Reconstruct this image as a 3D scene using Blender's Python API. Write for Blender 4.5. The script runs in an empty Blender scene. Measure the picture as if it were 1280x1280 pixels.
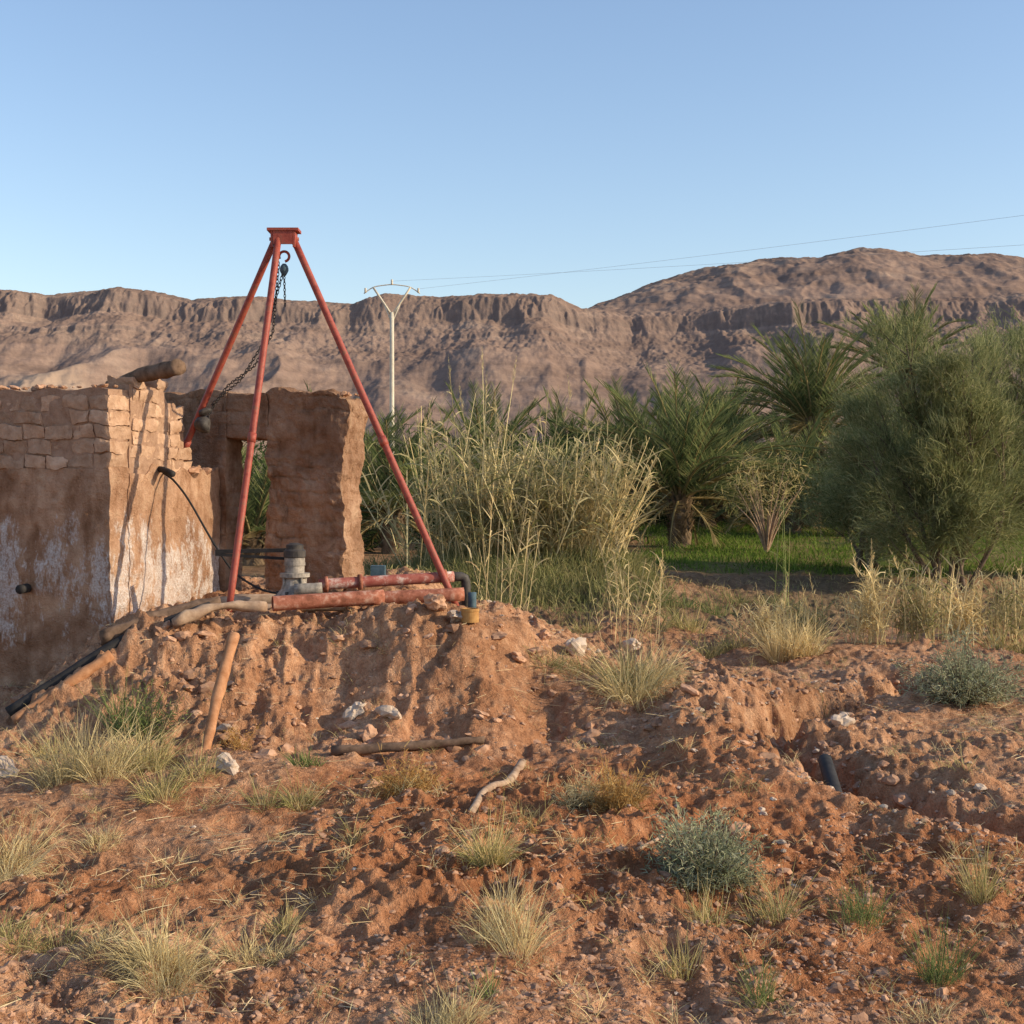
import bpy, math, numpy as np
from mathutils import Vector
rng=np.random.default_rng(7)
scene=bpy.context.scene
# ---------------------------------------------------------------- noise
_T=rng.random(65536)
def _h(ix,iy,iz):
    h=(ix*73856093)^(iy*19349663)^(iz*83492791)
    h=(h^(h>>13))*1274126177
    h=h^(h>>16)
    return _T[h&65535]
def vn(x,y,z=0.0):
    x,y,z=np.broadcast_arrays(np.asarray(x,float),np.asarray(y,float),np.asarray(z,float))
    xi=np.floor(x).astype(np.int64);yi=np.floor(y).astype(np.int64);zi=np.floor(z).astype(np.int64)
    fx=x-xi;fy=y-yi;fz=z-zi
    fx=fx*fx*(3-2*fx);fy=fy*fy*(3-2*fy);fz=fz*fz*(3-2*fz)
    def L(a,b,t):return a+(b-a)*t
    c0=L(L(_h(xi,yi,zi),_h(xi+1,yi,zi),fx),L(_h(xi,yi+1,zi),_h(xi+1,yi+1,zi),fx),fy)
    if not np.any(fz): return c0*2-1
    c1=L(L(_h(xi,yi,zi+1),_h(xi+1,yi,zi+1),fx),L(_h(xi,yi+1,zi+1),_h(xi+1,yi+1,zi+1),fx),fy)
    return L(c0,c1,fz)*2-1
def fbm(x,y,z=0.0,o=4,g=.5):
    s=0;a=1;t=0;zz=np.any(z);c,d=.8*2.03,.6*2.03
    for i in range(o):
        s=s+a*vn(x+i*17.3,y+i*9.1,z if zz else 0.0);t+=a;a*=g
        x,y=c*x-d*y,d*x+c*y
        if zz:z=z*2.03
    return s/t
def ss(t):
    t=np.clip(t,0,1);return t*t*(3-2*t)
# ---------------------------------------------------------------- mesh helpers
def mk(name,V,F,mat,parent=None,smooth=True):
    V=np.asarray(V,np.float32);F=np.asarray(F,np.int32)
    me=bpy.data.meshes.new(name)
    k=F.shape[1]
    me.vertices.add(len(V));me.vertices.foreach_set('co',V.ravel())
    me.loops.add(F.size);me.loops.foreach_set('vertex_index',F.ravel())
    me.polygons.add(len(F));me.polygons.foreach_set('loop_start',np.arange(0,F.size,k,dtype=np.int32))
    me.polygons.foreach_set('loop_total',np.full(len(F),k,np.int32))
    me.polygons.foreach_set('use_smooth',np.full(len(F),smooth))
    me.update(calc_edges=True);me.validate()
    me.materials.append(mat)
    ob=bpy.data.objects.new(name,me);scene.collection.objects.link(ob)
    if parent:ob.parent=parent
    return ob
def empty(name,loc=(0,0,0)):
    e=bpy.data.objects.new(name,None);scene.collection.objects.link(e);e.empty_display_size=.2
    return e
class Acc:
    def __init__(s):s.V=[];s.F=[];s.n=0
    def add(s,V,F):
        V=np.asarray(V,float).reshape(-1,3);s.V.append(V);s.F.append(np.asarray(F,np.int64)+s.n);s.n+=len(V)
    def mk(s,name,mat,parent=None,smooth=True):
        return mk(name,np.concatenate(s.V),np.concatenate(s.F),mat,parent,smooth)
def nrm(v):return v/np.maximum(np.linalg.norm(v,axis=-1,keepdims=True),1e-9)
def blades(B,D,L,W,droop=.3,seg=3,tip=.12,side=None):
    B=np.asarray(B,float);D=nrm(np.asarray(D,float));n=len(B)
    L=np.broadcast_to(L,(n,)).astype(float);W=np.broadcast_to(W,(n,)).astype(float);droop=np.broadcast_to(droop,(n,)).astype(float)
    if side is None:
        r=rng.normal(size=(n,3));side=nrm(np.cross(D,r))
    t=np.linspace(0,1,seg+1)
    P=B[:,None]+D[:,None]*(L[:,None]*t)[...,None]
    P[...,2]-=droop[:,None]*L[:,None]*t**2
    w=W[:,None]*(.6+ .8*t-(1.4-tip)*t**2)*.5
    A=P-side[:,None]*w[...,None];C=P+side[:,None]*w[...,None]
    V=np.stack([A,C],2).reshape(-1,3)
    b=(np.arange(n)*(seg+1)*2)[:,None]+(np.arange(seg)*2)[None]
    F=np.stack([b,b+1,b+3,b+2],-1).reshape(-1,4)
    return V,F
def tube(P,R,s=8,cap=True):
    P=np.asarray(P,float);n=len(P);R=np.broadcast_to(R,(n,)).astype(float)
    T=np.gradient(P,axis=0);T=nrm(T)
    up=np.array([0,0,1.]) if abs(T[0,2])<.9 else np.array([1.,0,0])
    V=[];u=nrm(np.cross(T[0],up))
    for i in range(n):
        u=nrm(u-T[i]*np.dot(u,T[i]));w=np.cross(T[i],u)
        a=np.linspace(0,2*np.pi,s,endpoint=False)
        V.append(P[i]+R[i]*(np.cos(a)[:,None]*u+np.sin(a)[:,None]*w))
    if cap:
        V=[np.repeat(P[:1],s,0)]+V+[np.repeat(P[-1:],s,0)]
    m=len(V);V=np.concatenate(V)
    i=np.arange(m-1)[:,None]*s;j=np.arange(s)[None];k=(j+1)%s
    F=np.stack([i+j,i+k,i+s+k,i+s+j],-1).reshape(-1,4)
    return V,F
def line(a,b,n):
    t=np.linspace(0,1,n)[:,None];return np.asarray(a,float)*(1-t)+np.asarray(b,float)*t
def curve(pts,n=24):
    pts=np.asarray(pts,float);s=np.r_[0,np.cumsum(np.linalg.norm(np.diff(pts,axis=0),axis=1))]
    t=np.linspace(0,s[-1],n*3);Q=np.stack([np.interp(t,s,pts[:,i]) for i in range(3)],1)
    for _ in range(12):
        Q[1:-1]=(Q[:-2]+Q[1:-1]*2+Q[2:])/4
    return Q[::3] if (len(Q)-1)%3==0 else np.vstack([Q[::3],Q[-1:]])
def log(P,r0,r1,n=14,s=10,rough=.12):
    C=curve(P,n);R=np.linspace(r0,r1,len(C));V,F=tube(C,R,s)
    V=V+rough*r0*np.stack([fbm(V[:,0]*9,V[:,1]*9,V[:,2]*9+k*31,o=3) for k in range(3)],1)*1.6
    return V,F
def gbox(x0,x1,y0,y1,z0,z1,res):
    V=[];F=[];n=0
    lo=np.array([x0,y0,z0],float);hi=np.array([x1,y1,z1],float)
    for ax in range(3):
        a,b=(ax+1)%3,(ax+2)%3
        na=max(1,int(math.ceil((hi[a]-lo[a])/res)));nb=max(1,int(math.ceil((hi[b]-lo[b])/res)))
        A,Bm=np.meshgrid(np.linspace(lo[a],hi[a],na+1),np.linspace(lo[b],hi[b],nb+1),indexing='ij')
        for sd in (0,1):
            P=np.zeros(A.shape+(3,));P[...,a]=A;P[...,b]=Bm;P[...,ax]=hi[ax] if sd else lo[ax]
            i=np.arange(na)[:,None]*(nb+1)+np.arange(nb)[None]
            q=np.stack([i,i+nb+1,i+nb+2,i+1],-1).reshape(-1,4)
            if not sd:q=q[:,::-1]
            V.append(P.reshape(-1,3));F.append(q+n);n+=P.shape[0]*P.shape[1]
    return np.concatenate(V),np.concatenate(F)
import bmesh
def ico(sub):
    bm=bmesh.new();bmesh.ops.create_icosphere(bm,subdivisions=sub,radius=1)
    V=np.array([v.co[:] for v in bm.verts]);F=np.array([[v.index for v in f.verts] for f in bm.faces]);bm.free();return V,F
I1=ico(1);I2=ico(2);I3=ico(3)
def rotm(n):
    q=nrm(rng.normal(size=(n,4)));w,x,y,z=q.T
    return np.stack([np.stack([1-2*(y*y+z*z),2*(x*y-z*w),2*(x*z+y*w)],-1),np.stack([2*(x*y+z*w),1-2*(x*x+z*z),2*(y*z-x*w)],-1),np.stack([2*(x*z-y*w),2*(y*z+x*w),1-2*(x*x+y*y)],-1)],1)
def rocks(C,S,I,rough=.5,flat=.65):
    n=len(C);V0,F0=I;R=rotm(n)
    off=rng.random((n,1,3))*100
    Q=V0[None]+off
    d=1+rough*vn(Q[...,0]*1.3,Q[...,1]*1.3,Q[...,2]*1.3)+rough*.5*vn(Q[...,0]*3,Q[...,1]*3,Q[...,2]*3)
    sc=rng.uniform(.45,1.2,(n,1,3))
    V=np.einsum('nij,nkj->nki',R,V0[None]*d[...,None]*sc)
    V[...,2]*=flat
    V=V*np.asarray(S)[:,None,None]+C[:,None]
    F=(F0[None]+(np.arange(n)*len(V0))[:,None,None]).reshape(-1,3)
    return V.reshape(-1,3),F
# ---------------------------------------------------------------- materials
def newmat(name):
    m=bpy.data.materials.new(name);m.use_nodes=True;nt=m.node_tree;nt.nodes.clear()
    return m,nt
def N(nt,t,**k):
    n=nt.nodes.new(t)
    for a,b in k.items():setattr(n,a,b)
    return n
def ramp(nt,stops,interp='LINEAR'):
    r=N(nt,'ShaderNodeValToRGB');r.color_ramp.interpolation=interp
    e=r.color_ramp.elements
    while len(e)<len(stops):e.new(.5)
    for i,(p,c) in enumerate(stops):
        e[i].position=p;e[i].color=(*c,1) if len(c)==3 else c
    return r
def noise(nt,vec,scale,detail=5,rough=.6):
    n=N(nt,'ShaderNodeTexNoise');n.inputs['Scale'].default_value=scale;n.inputs['Detail'].default_value=min(detail,5);n.inputs['Roughness'].default_value=rough
    nt.links.new(vec,n.inputs['Vector']);return n.outputs['Fac']
def mixc(nt,f,a,b,mode='MIX'):
    m=N(nt,'ShaderNodeMix',data_type='RGBA',blend_type=mode)
    for s,v in ((m.inputs[0],f),(m.inputs[6],a),(m.inputs[7],b)):
        if isinstance(v,bpy.types.NodeSocket):nt.links.new(v,s)
        elif isinstance(v,(int,float)):s.default_value=v
        else:s.default_value=(*v,1)
    return m.outputs[2]
def math_(nt,op,a,b=0.0,clamp=False):
    m=N(nt,'ShaderNodeMath',operation=op,use_clamp=clamp)
    for s,v in ((m.inputs[0],a),(m.inputs[1],b)):
        if isinstance(v,bpy.types.NodeSocket):nt.links.new(v,s)
        else:s.default_value=v
    return m.outputs[0]
def finish(nt,col,rough=.9,bump=None,bs=.3,bd=.02,metal=0,spec=.2):
    o=N(nt,'ShaderNodeOutputMaterial')
    if metal==0 and spec<=.1 and not isinstance(rough,bpy.types.NodeSocket):
        p=N(nt,'ShaderNodeBsdfDiffuse');cs=p.inputs['Color']
    else:
        p=N(nt,'ShaderNodeBsdfPrincipled');cs=p.inputs['Base Color']
        p.inputs['Roughness'].default_value=rough
        p.inputs['Metallic'].default_value=metal;p.inputs['Specular IOR Level'].default_value=spec
    if isinstance(col,bpy.types.NodeSocket):nt.links.new(col,cs)
    else:cs.default_value=(*col,1)
    if bump is not None:
        b=N(nt,'ShaderNodeBump');b.inputs['Strength'].default_value=bs;b.inputs['Distance'].default_value=bd
        nt.links.new(bump,b.inputs['Height']);nt.links.new(b.outputs[0],p.inputs['Normal'])
    nt.links.new(p.outputs[0],o.inputs['Surface'])
def coords(nt):return N(nt,'ShaderNodeTexCoord').outputs['Object']
def simple(name,c1,c2,scale=8,rough=.8,bs=.3,bd=.01,metal=0,island=False,c3=None,spec=.2,ilo=.72,ihi=1.2):
    m,nt=newmat(name);co=coords(nt);f=noise(nt,co,scale,5,.65)
    st=[(.32,c1),(.68,c2)] if c3 is None else [(.36,c1),(.52,c2),(.68,c3)]
    c=ramp(nt,st);nt.links.new(f,c.inputs[0]);col=c.outputs[0]
    if island:
        g=N(nt,'ShaderNodeNewGeometry');r=ramp(nt,[(0,(ilo,ilo,ilo)),(1,(ihi,ihi,ihi))]);nt.links.new(g.outputs['Random Per Island'],r.inputs[0])
        col=mixc(nt,1.0,col,r.outputs[0],'MULTIPLY')
    finish(nt,col,rough,f,bs,bd,metal,spec);return m
def leaf(name,cols,trans=.3):
    m,nt=newmat(name);g=N(nt,'ShaderNodeNewGeometry')
    st=[(i/(len(cols)-1) if len(cols)>1 else 0,c) for i,c in enumerate(cols)]
    r=ramp(nt,st);nt.links.new(g.outputs['Random Per Island'],r.inputs[0])
    co=coords(nt);f=noise(nt,co,1.3,1);r2=ramp(nt,[(.3,(.72,.74,.72)),(.7,(1.25,1.2,1.12))]);nt.links.new(f,r2.inputs[0])
    col=mixc(nt,1.0,r.outputs[0],r2.outputs[0],'MULTIPLY')
    d=N(nt,'ShaderNodeBsdfDiffuse');t=N(nt,'ShaderNodeBsdfTranslucent');mx=N(nt,'ShaderNodeMixShader');mx.inputs[0].default_value=trans
    nt.links.new(col,d.inputs[0]);nt.links.new(col,t.inputs[0]);nt.links.new(d.outputs[0],mx.inputs[1]);nt.links.new(t.outputs[0],mx.inputs[2])
    o=N(nt,'ShaderNodeOutputMaterial');nt.links.new(mx.outputs[0],o.inputs[0]);return m
def ground_mat():
    m,nt=newmat('earth');co=coords(nt)
    big=noise(nt,co,.55,3,.6);mid=noise(nt,co,7,5,.75);fin=noise(nt,co,60,3,.75)
    c=ramp(nt,[(.3,(.27,.138,.08)),(.5,(.46,.258,.155)),(.7,(.63,.405,.265))]);nt.links.new(mid,c.inputs[0])
    b=ramp(nt,[(.35,(.76,.70,.65)),(.65,(1.12,1.1,1.08))]);nt.links.new(big,b.inputs[0])
    col=mixc(nt,1.0,c.outputs[0],b.outputs[0],'MULTIPLY')
    vr=ramp(nt,[(.3,(.7,.67,.64)),(.7,(1.27,1.25,1.2))]);nt.links.new(fin,vr.inputs[0])
    col=mixc(nt,.85,col,vr.outputs[0],'MULTIPLY')
    a=N(nt,'ShaderNodeAttribute',attribute_name='Mask');sp=N(nt,'ShaderNodeSeparateColor');nt.links.new(a.outputs['Color'],sp.inputs[0])
    rc=mixc(nt,1.0,col,(.84,.68,.58),'MULTIPLY')
    col=mixc(nt,sp.outputs[2],col,rc)
    gr=ramp(nt,[(.35,(.06,.085,.02)),(.65,(.13,.18,.042))]);nt.links.new(mid,gr.inputs[0])
    col=mixc(nt,sp.outputs[0],col,gr.outputs[0])
    dk=ramp(nt,[(.35,(.12,.085,.05)),(.65,(.24,.17,.10))]);nt.links.new(mid,dk.inputs[0])
    col=mixc(nt,sp.outputs[1],col,dk.outputs[0])
    h=math_(nt,'ADD',mid,math_(nt,'MULTIPLY',fin,.4))
    finish(nt,col,.95,h,1.0,.045,spec=.1);return m
M_ground=ground_mat()
M_clod=simple('clod_earth',(.30,.16,.098),(.54,.325,.21),14,.95,.5,.01,island=True,spec=.1)
M_stone=simple('pale_stone',(.38,.28,.21),(.52,.42,.33),10,.9,.4,.01,island=True,spec=.1)
def wall_mat(name,white,dark=1.0):
    m,nt=newmat(name);co=coords(nt)
    mid=noise(nt,co,4.5,5,.72);fin=noise(nt,co,45,4,.7);bg_=noise(nt,co,1.2,3,.6)
    c=ramp(nt,[(.3,tuple(x*dark for x in(.30,.168,.10))),(.5,tuple(x*dark for x in(.45,.275,.18))),(.7,tuple(x*dark for x in(.57,.39,.27)))]);nt.links.new(mid,c.inputs[0]);col=c.outputs[0]
    br=ramp(nt,[(.38,(.72,.66,.62)),(.62,(1.12,1.1,1.08))]);nt.links.new(bg_,br.inputs[0]);col=mixc(nt,1.0,col,br.outputs[0],'MULTIPLY')
    mp=N(nt,'ShaderNodeMapping');mp.inputs['Scale'].default_value=(3,3,.7);nt.links.new(co,mp.inputs[0])
    st=noise(nt,mp.outputs[0],1.4,5,.7);sr=ramp(nt,[(.5,(1,1,1)),(.68,(.5,.4,.33))]);nt.links.new(st,sr.inputs[0])
    col=mixc(nt,.7,col,sr.outputs[0],'MULTIPLY')
    if white:
        sx=N(nt,'ShaderNodeSeparateXYZ');nt.links.new(co,sx.inputs[0]);z=sx.outputs[2]
        up=math_(nt,'SUBTRACT',1.0,math_(nt,'ABSOLUTE',math_(nt,'DIVIDE',math_(nt,'SUBTRACT',z,1.25),1.15)),True)
        mp2=N(nt,'ShaderNodeMapping');mp2.inputs['Scale'].default_value=(1.9,1.9,.8);mp2.inputs['Location'].default_value=(3.1,1.7,.4);nt.links.new(co,mp2.inputs[0])
        wn=noise(nt,mp2.outputs[0],1.2,5,.88)
        f=math_(nt,'MULTIPLY',math_(nt,'POWER',up,.3),wn);r=ramp(nt,[(.435,(0,0,0)),(.51,(1,1,1))]);nt.links.new(f,r.inputs[0])
        fr=ramp(nt,[(.38,(.35,.35,.35)),(.6,(1,1,1))]);nt.links.new(fin,fr.inputs[0])
        wf=math_(nt,'MULTIPLY',r.outputs[0],math_(nt,'MULTIPLY',math_(nt,'MULTIPLY',mid,1.6,True),fr.outputs[0]))
        col=mixc(nt,wf,col,(.68,.62,.59))
    h=math_(nt,'ADD',mid,math_(nt,'MULTIPLY',fin,.5))
    finish(nt,col,.95,h,1.0,.05,spec=.1);return m
M_plaster=wall_mat('mud_plaster',True);M_mud=wall_mat('mud_wall',False,.82)
M_brick=simple('mud_brick',(.34,.20,.125),(.56,.37,.255),8,.95,.9,.04,island=True,spec=.1,ilo=.8,ihi=1.12)
M_mortar=simple('mud_mortar',(.27,.16,.105),(.40,.255,.175),12,.95,.8,.03,spec=.1)
M_redpaint=simple('rusty_red_paint',(.24,.045,.03),(.35,.075,.05),14,.55,.2,.003,c3=(.22,.09,.055),spec=.3)
M_pipe=simple('rusted_pipe',(.20,.07,.04),(.36,.13,.08),12,.8,.4,.006,c3=(.50,.30,.22))
M_pipew=simple('painted_red_pipe',(.26,.06,.045),(.36,.12,.09),9,.7,.2,.004,c3=(.62,.52,.45))
M_black=simple('black_plastic',(.02,.019,.019),(.045,.04,.038),12,.75,.2,.003,spec=.2)
M_iron=simple('cast_iron',(.16,.14,.12),(.44,.38,.32),14,.65,.3,.004,metal=.1)
M_dark=simple('dark_iron',(.03,.028,.028),(.09,.075,.065),16,.6,.3,.004)
M_blue=simple('grey_blue_steel',(.05,.09,.11),(.09,.14,.17),20,.6,.2,.003)
M_tin=simple('rusty_tin',(.34,.16,.05),(.46,.26,.09),20,.7,.2,.003)
M_wood=simple('weathered_wood',(.26,.165,.11),(.50,.36,.255),9,.9,.5,.01,spec=.1)
M_woodr=simple('reddish_wood',(.32,.145,.07),(.50,.26,.14),12,.85,.5,.01,spec=.1)
M_wooddk=simple('dark_wood',(.10,.065,.045),(.23,.15,.105),12,.9,.5,.01,spec=.1)
M_pole=simple('cream_pole',(.52,.46,.36),(.66,.6,.48),3,.7,.1,.01)
M_wire=simple('wire',(.3,.3,.33),(.35,.35,.38),3,.7,.1,.01)
M_trunk=simple('palm_trunk_bark',(.10,.07,.045),(.24,.17,.11),8,.95,.6,.03,spec=.1)
M_bark=simple('bark',(.10,.075,.055),(.21,.16,.12),14,.95,.5,.01,spec=.1)
L_palm=leaf('palm_leaflets',[(.065,.095,.035),(.14,.175,.07),(.27,.275,.12),(.09,.13,.055)])
L_palmdry=leaf('dry_palm_leaflets',[(.32,.25,.12),(.44,.35,.18)])
L_tam=leaf('tamarisk_foliage',[(.13,.155,.065),(.25,.27,.125),(.41,.395,.205)],.4)
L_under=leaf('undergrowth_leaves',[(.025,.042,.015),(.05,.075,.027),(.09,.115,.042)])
L_reed=leaf('reed_leaves',[(.20,.21,.08),(.36,.33,.16),(.54,.45,.26),(.27,.26,.12),(.60,.49,.31)])
L_dry=leaf('dry_grass',[(.52,.39,.19),(.70,.56,.30),(.80,.67,.39),(.38,.30,.15)])
L_mix=leaf('half_dry_grass',[(.22,.24,.08),(.46,.38,.17),(.64,.51,.27),(.30,.28,.11)])
L_green=leaf('green_weeds',[(.13,.18,.06),(.21,.26,.095),(.32,.33,.14)])
L_bank=leaf('bank_grass_leaves',[(.13,.15,.055),(.24,.24,.10),(.42,.36,.18),(.18,.20,.08)])
L_silver=leaf('silvery_shrub_leaves',[(.22,.25,.14),(.36,.38,.24),(.50,.48,.33)])
L_brown=leaf('brown_shrub_leaves',[(.36,.19,.06),(.50,.30,.11),(.56,.41,.19)])
L_crop=leaf('crop_leaves',[(.07,.12,.022),(.125,.195,.038),(.21,.28,.06)],.35)
L_straw=leaf('straw',[(.5,.38,.23),(.68,.56,.36),(.4,.28,.17)],.05)
# ---------------------------------------------------------------- terrain
BY=[-60,6,10,12,14,16,18,19.5,22,25,28,45,90,300,9000];BZ=[0,0,0,.02,.08,.16,.25,.22,.14,.3,.6,1.14,1.5,2,2]
HX=[-9,-6,-5.2,-4.6,-4.1,-3.6,-2.6,-1.4,-.5,.1,.8,1.6,2.6,4]
HZ=[.0,.0,.06,.22,.72,.98,1.03,1.08,1.06,.9,.64,.42,.2,.1]
DP=np.array([(4.4,15.6),(3.3,14.2),(2.55,12.9),(2.2,12.0),(2.42,10.9),(2.95,9.8),(3.7,9.15),(5.2,8.7),(8,8.4)])
def dditch(x,y):
    best=np.full(np.shape(x),1e9);sd=np.zeros(np.shape(x))
    for i in range(len(DP)-1):
        a=DP[i];b=DP[i+1];ab=b-a;t=np.clip(((x-a[0])*ab[0]+(y-a[1])*ab[1])/(ab@ab),0,1)
        px=x-a[0]-t*ab[0];py=y-a[1]-t*ab[1];d=np.hypot(px,py)
        s=np.sign(ab[0]*py-ab[1]*px);m=d<best;best=np.where(m,d,best);sd=np.where(m,s,sd)
    return best,sd
def H(x,y,fine=True):
    x=np.asarray(x,float);y=np.asarray(y,float)
    z=np.interp(y,BY,BZ)
    wob=.7*fbm(x*.8+5,y*.35+1,o=4,g=.6)
    h=np.interp(x,HX,HZ)
    st=np.where(x<0,11.6,11.6-.8*ss(x/2));en=np.where(x<0,13.7,13.7+.3*ss(x/2))
    tt=np.clip((y-st-wob)/(en-st),0,1)
    r=.5*ss(tt)+.5*np.clip(tt*1.05,0,1)**1.5
    r=np.clip(r,0,1)
    k=ss((x+1.3)/1.0);back=(1-ss((y-20)/3))*(1-k)+(1-ss((y-15.4)/2.2))*k
    z=z+np.maximum(h-z,0)*r*back
    z=z+.22*np.exp(-((x+1.0)/.55)**2-((y-13.5)/.38)**2)+.12*np.exp(-((x+.1)/.35)**2-((y-13.5)/.35)**2)
    z=z-.2*np.exp(-((x+1.75)/.3)**2-((y-12.8)/.45)**2)-.12*np.exp(-((x+2.35)/.12)**2-((y-12.9)/.5)**2)-.14*np.exp(-((x-.35)/.25)**2-((y-12.6)/.5)**2)
    z=z+.65*np.exp(-((x-.2)/2.6)**2-((y-25)/2.6)**2)
    near=1-ss((y-24)/8)
    d,s=dditch(x+.3*fbm(x*2,y*2,o=4,g=.6),y+.3*fbm(x*2+9,y*2,o=4,g=.6))
    wv=.8+.5*fbm(x*.9+4,y*.9,o=2)
    z=z-.36*wv*(1-ss((d-.08)/.26))+.13*np.exp(-((d-.6)/.3)**2)*(.6+.9*fbm(x*1.8,y*1.8+3,o=3))
    z=z+.12*near*fbm(x*.45,y*.45,o=2)+.07*near*fbm(x*1.3+7,y*1.3,o=2)
    z=z+.10*near*ss((x-.9)/.6)*(1-ss((x-2.2)/.3))*ss((y-10.6)/1.2)
    if fine:
        mnd=ss((y-11.4)/.6)*(1-ss((y-14.2)/.6))*(1-ss((x-1.5)/1.5))*ss((x+5)/.6)
        rough=near*(.5+.9*ss(.5+1.3*fbm(x*.5+3,y*.5+8,o=2))+.35*mnd)
        b=0
        for i,(f,a) in enumerate(((1.3,.035),(2.9,.042),(6.1,.034),(11.5,.026),(21,.016),(38,.008))):
            an=i*.9+.4;xr=x*math.cos(an)-y*math.sin(an);yr=x*math.sin(an)+y*math.cos(an)
            n1=vn(xr*f+f,yr*f+3*i)
            n2=vn(xr*f*.9-f,yr*f*.9)
            b=b+a*(.7*(1-2*np.abs(n1))+.8*n2)
        z=z+b*rough*.8
        p=vn(x*2.6+40,y*2.6);z=z-.05*near*ss((p-.35)/.3)
    return z
ang=np.radians(np.r_[np.linspace(-180,-30,36)[:-1],np.linspace(-30,30,951),np.linspace(30,180,36)[1:]])
rad=np.r_[np.linspace(.3,4.5,20)[:-1],np.geomspace(4.5,26,760)[:-1],np.geomspace(26,60,90)[:-1],np.geomspace(60,9000,50)]
A,R=np.meshgrid(ang,rad,indexing='ij')
X=R*np.sin(A);Y=R*np.cos(A);Z=H(X,Y)
nA,nR=A.shape
i=np.arange(nA-1)[:,None]*nR+np.arange(nR-1)[None]
F=np.stack([i,i+1,i+nR+1,i+nR],-1).reshape(-1,4)[:,::-1]
g=mk('ground',np.stack([X,Y,Z],-1).reshape(-1,3),F,M_ground)
ca=g.data.color_attributes.new('Mask','FLOAT_COLOR','POINT')
def fieldmask(x,y):
    w=.6*vn(x*.4,y*.4)
    return ss((y-27.2-w)/.8)*(1-ss((y-45)/2))*ss((x-.065*y-.5-w)/.8)*(1-ss((x-.36*y-3)/1))
gm=fieldmask(X,Y)*(.75+.25*vn(X*1.5,Y*1.5))
dm=np.clip(ss((Y-20+.8*vn(X,Y))/2)*(.65+.35*vn(X*.7,Y*.7))*(1-gm),0,1)
rm=np.clip(ss((fbm(X*.35+20,Y*.35,o=3)+.15)/.35)*(1-ss((Y-11)/3)),0,1)
col=np.stack([np.clip(gm,0,1),dm,rm,np.ones_like(X)],-1).astype(np.float32)
ca.data.foreach_set('color',col.ravel())
# ---------------------------------------------------------------- clods, gravel
def scat(n,y0,y1,pw=1.0):
    y=y0+(y1-y0)*rng.random(n)**pw;x=(rng.random(n)*2-1)*(.43*y+.6);return x,y
def clods(n,y0,y1,s0,s1,I,dens=None,emb=.1,pw=1.3):
    x,y=scat(n,y0,y1,pw)
    if dens is not None:
        k=rng.random(n)<dens(x,y);x=x[k];y=y[k]
    s=s0*(s1/s0)**(rng.random(len(x))**2.0)
    z=H(x,y)+s*emb
    return rocks(np.stack([x,y,z],1),s,I)
def dn(x,y):return np.clip(.12+1.6*fbm(x*.8+3,y*.8,o=3)+.2*(y<9)+.3*(np.hypot((x+1)/3,(y-13)/1.2)<1),.02,1)
ac=Acc()
ac.add(*clods(38000,4.6,11,.005,.026,I1,dn))
ac.add(*clods(20000,10,18.5,.008,.034,I1,dn,pw=1))
ac.add(*clods(2600,4.6,12,.02,.05,I2,dn,-.15))
ac.add(*clods(3000,10.5,17,.02,.10,I2,lambda x,y:.9*(np.hypot((x+.6)/3,(y-13.1)/1.5)<1)+.08,-.2))
def dd(x,y):
    d,s=dditch(x,y);return np.exp(-((d-.3)/.3)**2)
ac.add(*clods(9000,8.3,16,.012,.06,I2,dd,-.05,pw=1))
ac.mk('soil_clods',M_clod,smooth=False)
ac=Acc()
ac.add(*clods(1000,4.6,19,.007,.022,I1,pw=1))
def nd(x,y):
    d,s=dditch(x,y);return .4*np.exp(-((d-.5)/.35)**2)+.6*np.exp(-((x-1)/1.3)**2-((y-15)/1.2)**2)+.35*np.exp(-((x-2.2)/1.0)**2-((y-9.6)/.8)**2)
ac.add(*clods(6500,8,17,.01,.042,I2,nd,pw=1))
ac.mk('gravel',M_stone,smooth=False)
for k,(x,y,s) in enumerate([(-.74,13.45,.13),(-.52,13.42,.12),(-1.07,12.35,.11),(-1.22,12.2,.09),(-2.16,10.7,.10),(-4.05,11.2,.13),(.3,14.0,.1),(.62,14.1,.12),(1.3,15.2,.12),(.05,13.3,.08),(2.9,12.3,.08),(-1.4,12.6,.1),(1.45,8.9,.07),(-2.5,12.1,.07)]):
    z=float(H(np.array([x]),np.array([y]))[0])
    V,F=rocks(np.array([[x,y,z+s*.3]]),[s],I3,.6,.85);mk('rock',V,F,M_stone if k%3 else M_clod,None,False)
n=10000;x,y=scat(n,4.6,16,1.2);k=rng.random(n)<np.clip(.3+1.4*fbm(x*.7+30,y*.7,o=2),.05,1);x=x[k];y=y[k];n=len(x)
a=rng.random(n)*6.28;D=np.stack([np.cos(a),np.sin(a),rng.normal(0,.15,n)+.05],1)
V,F=blades(np.stack([x,y,H(x,y)+.014],1),D,rng.uniform(.04,.22,n),.005,.05,2,.6);mk('straw_litter',V,F,L_straw)
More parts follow.
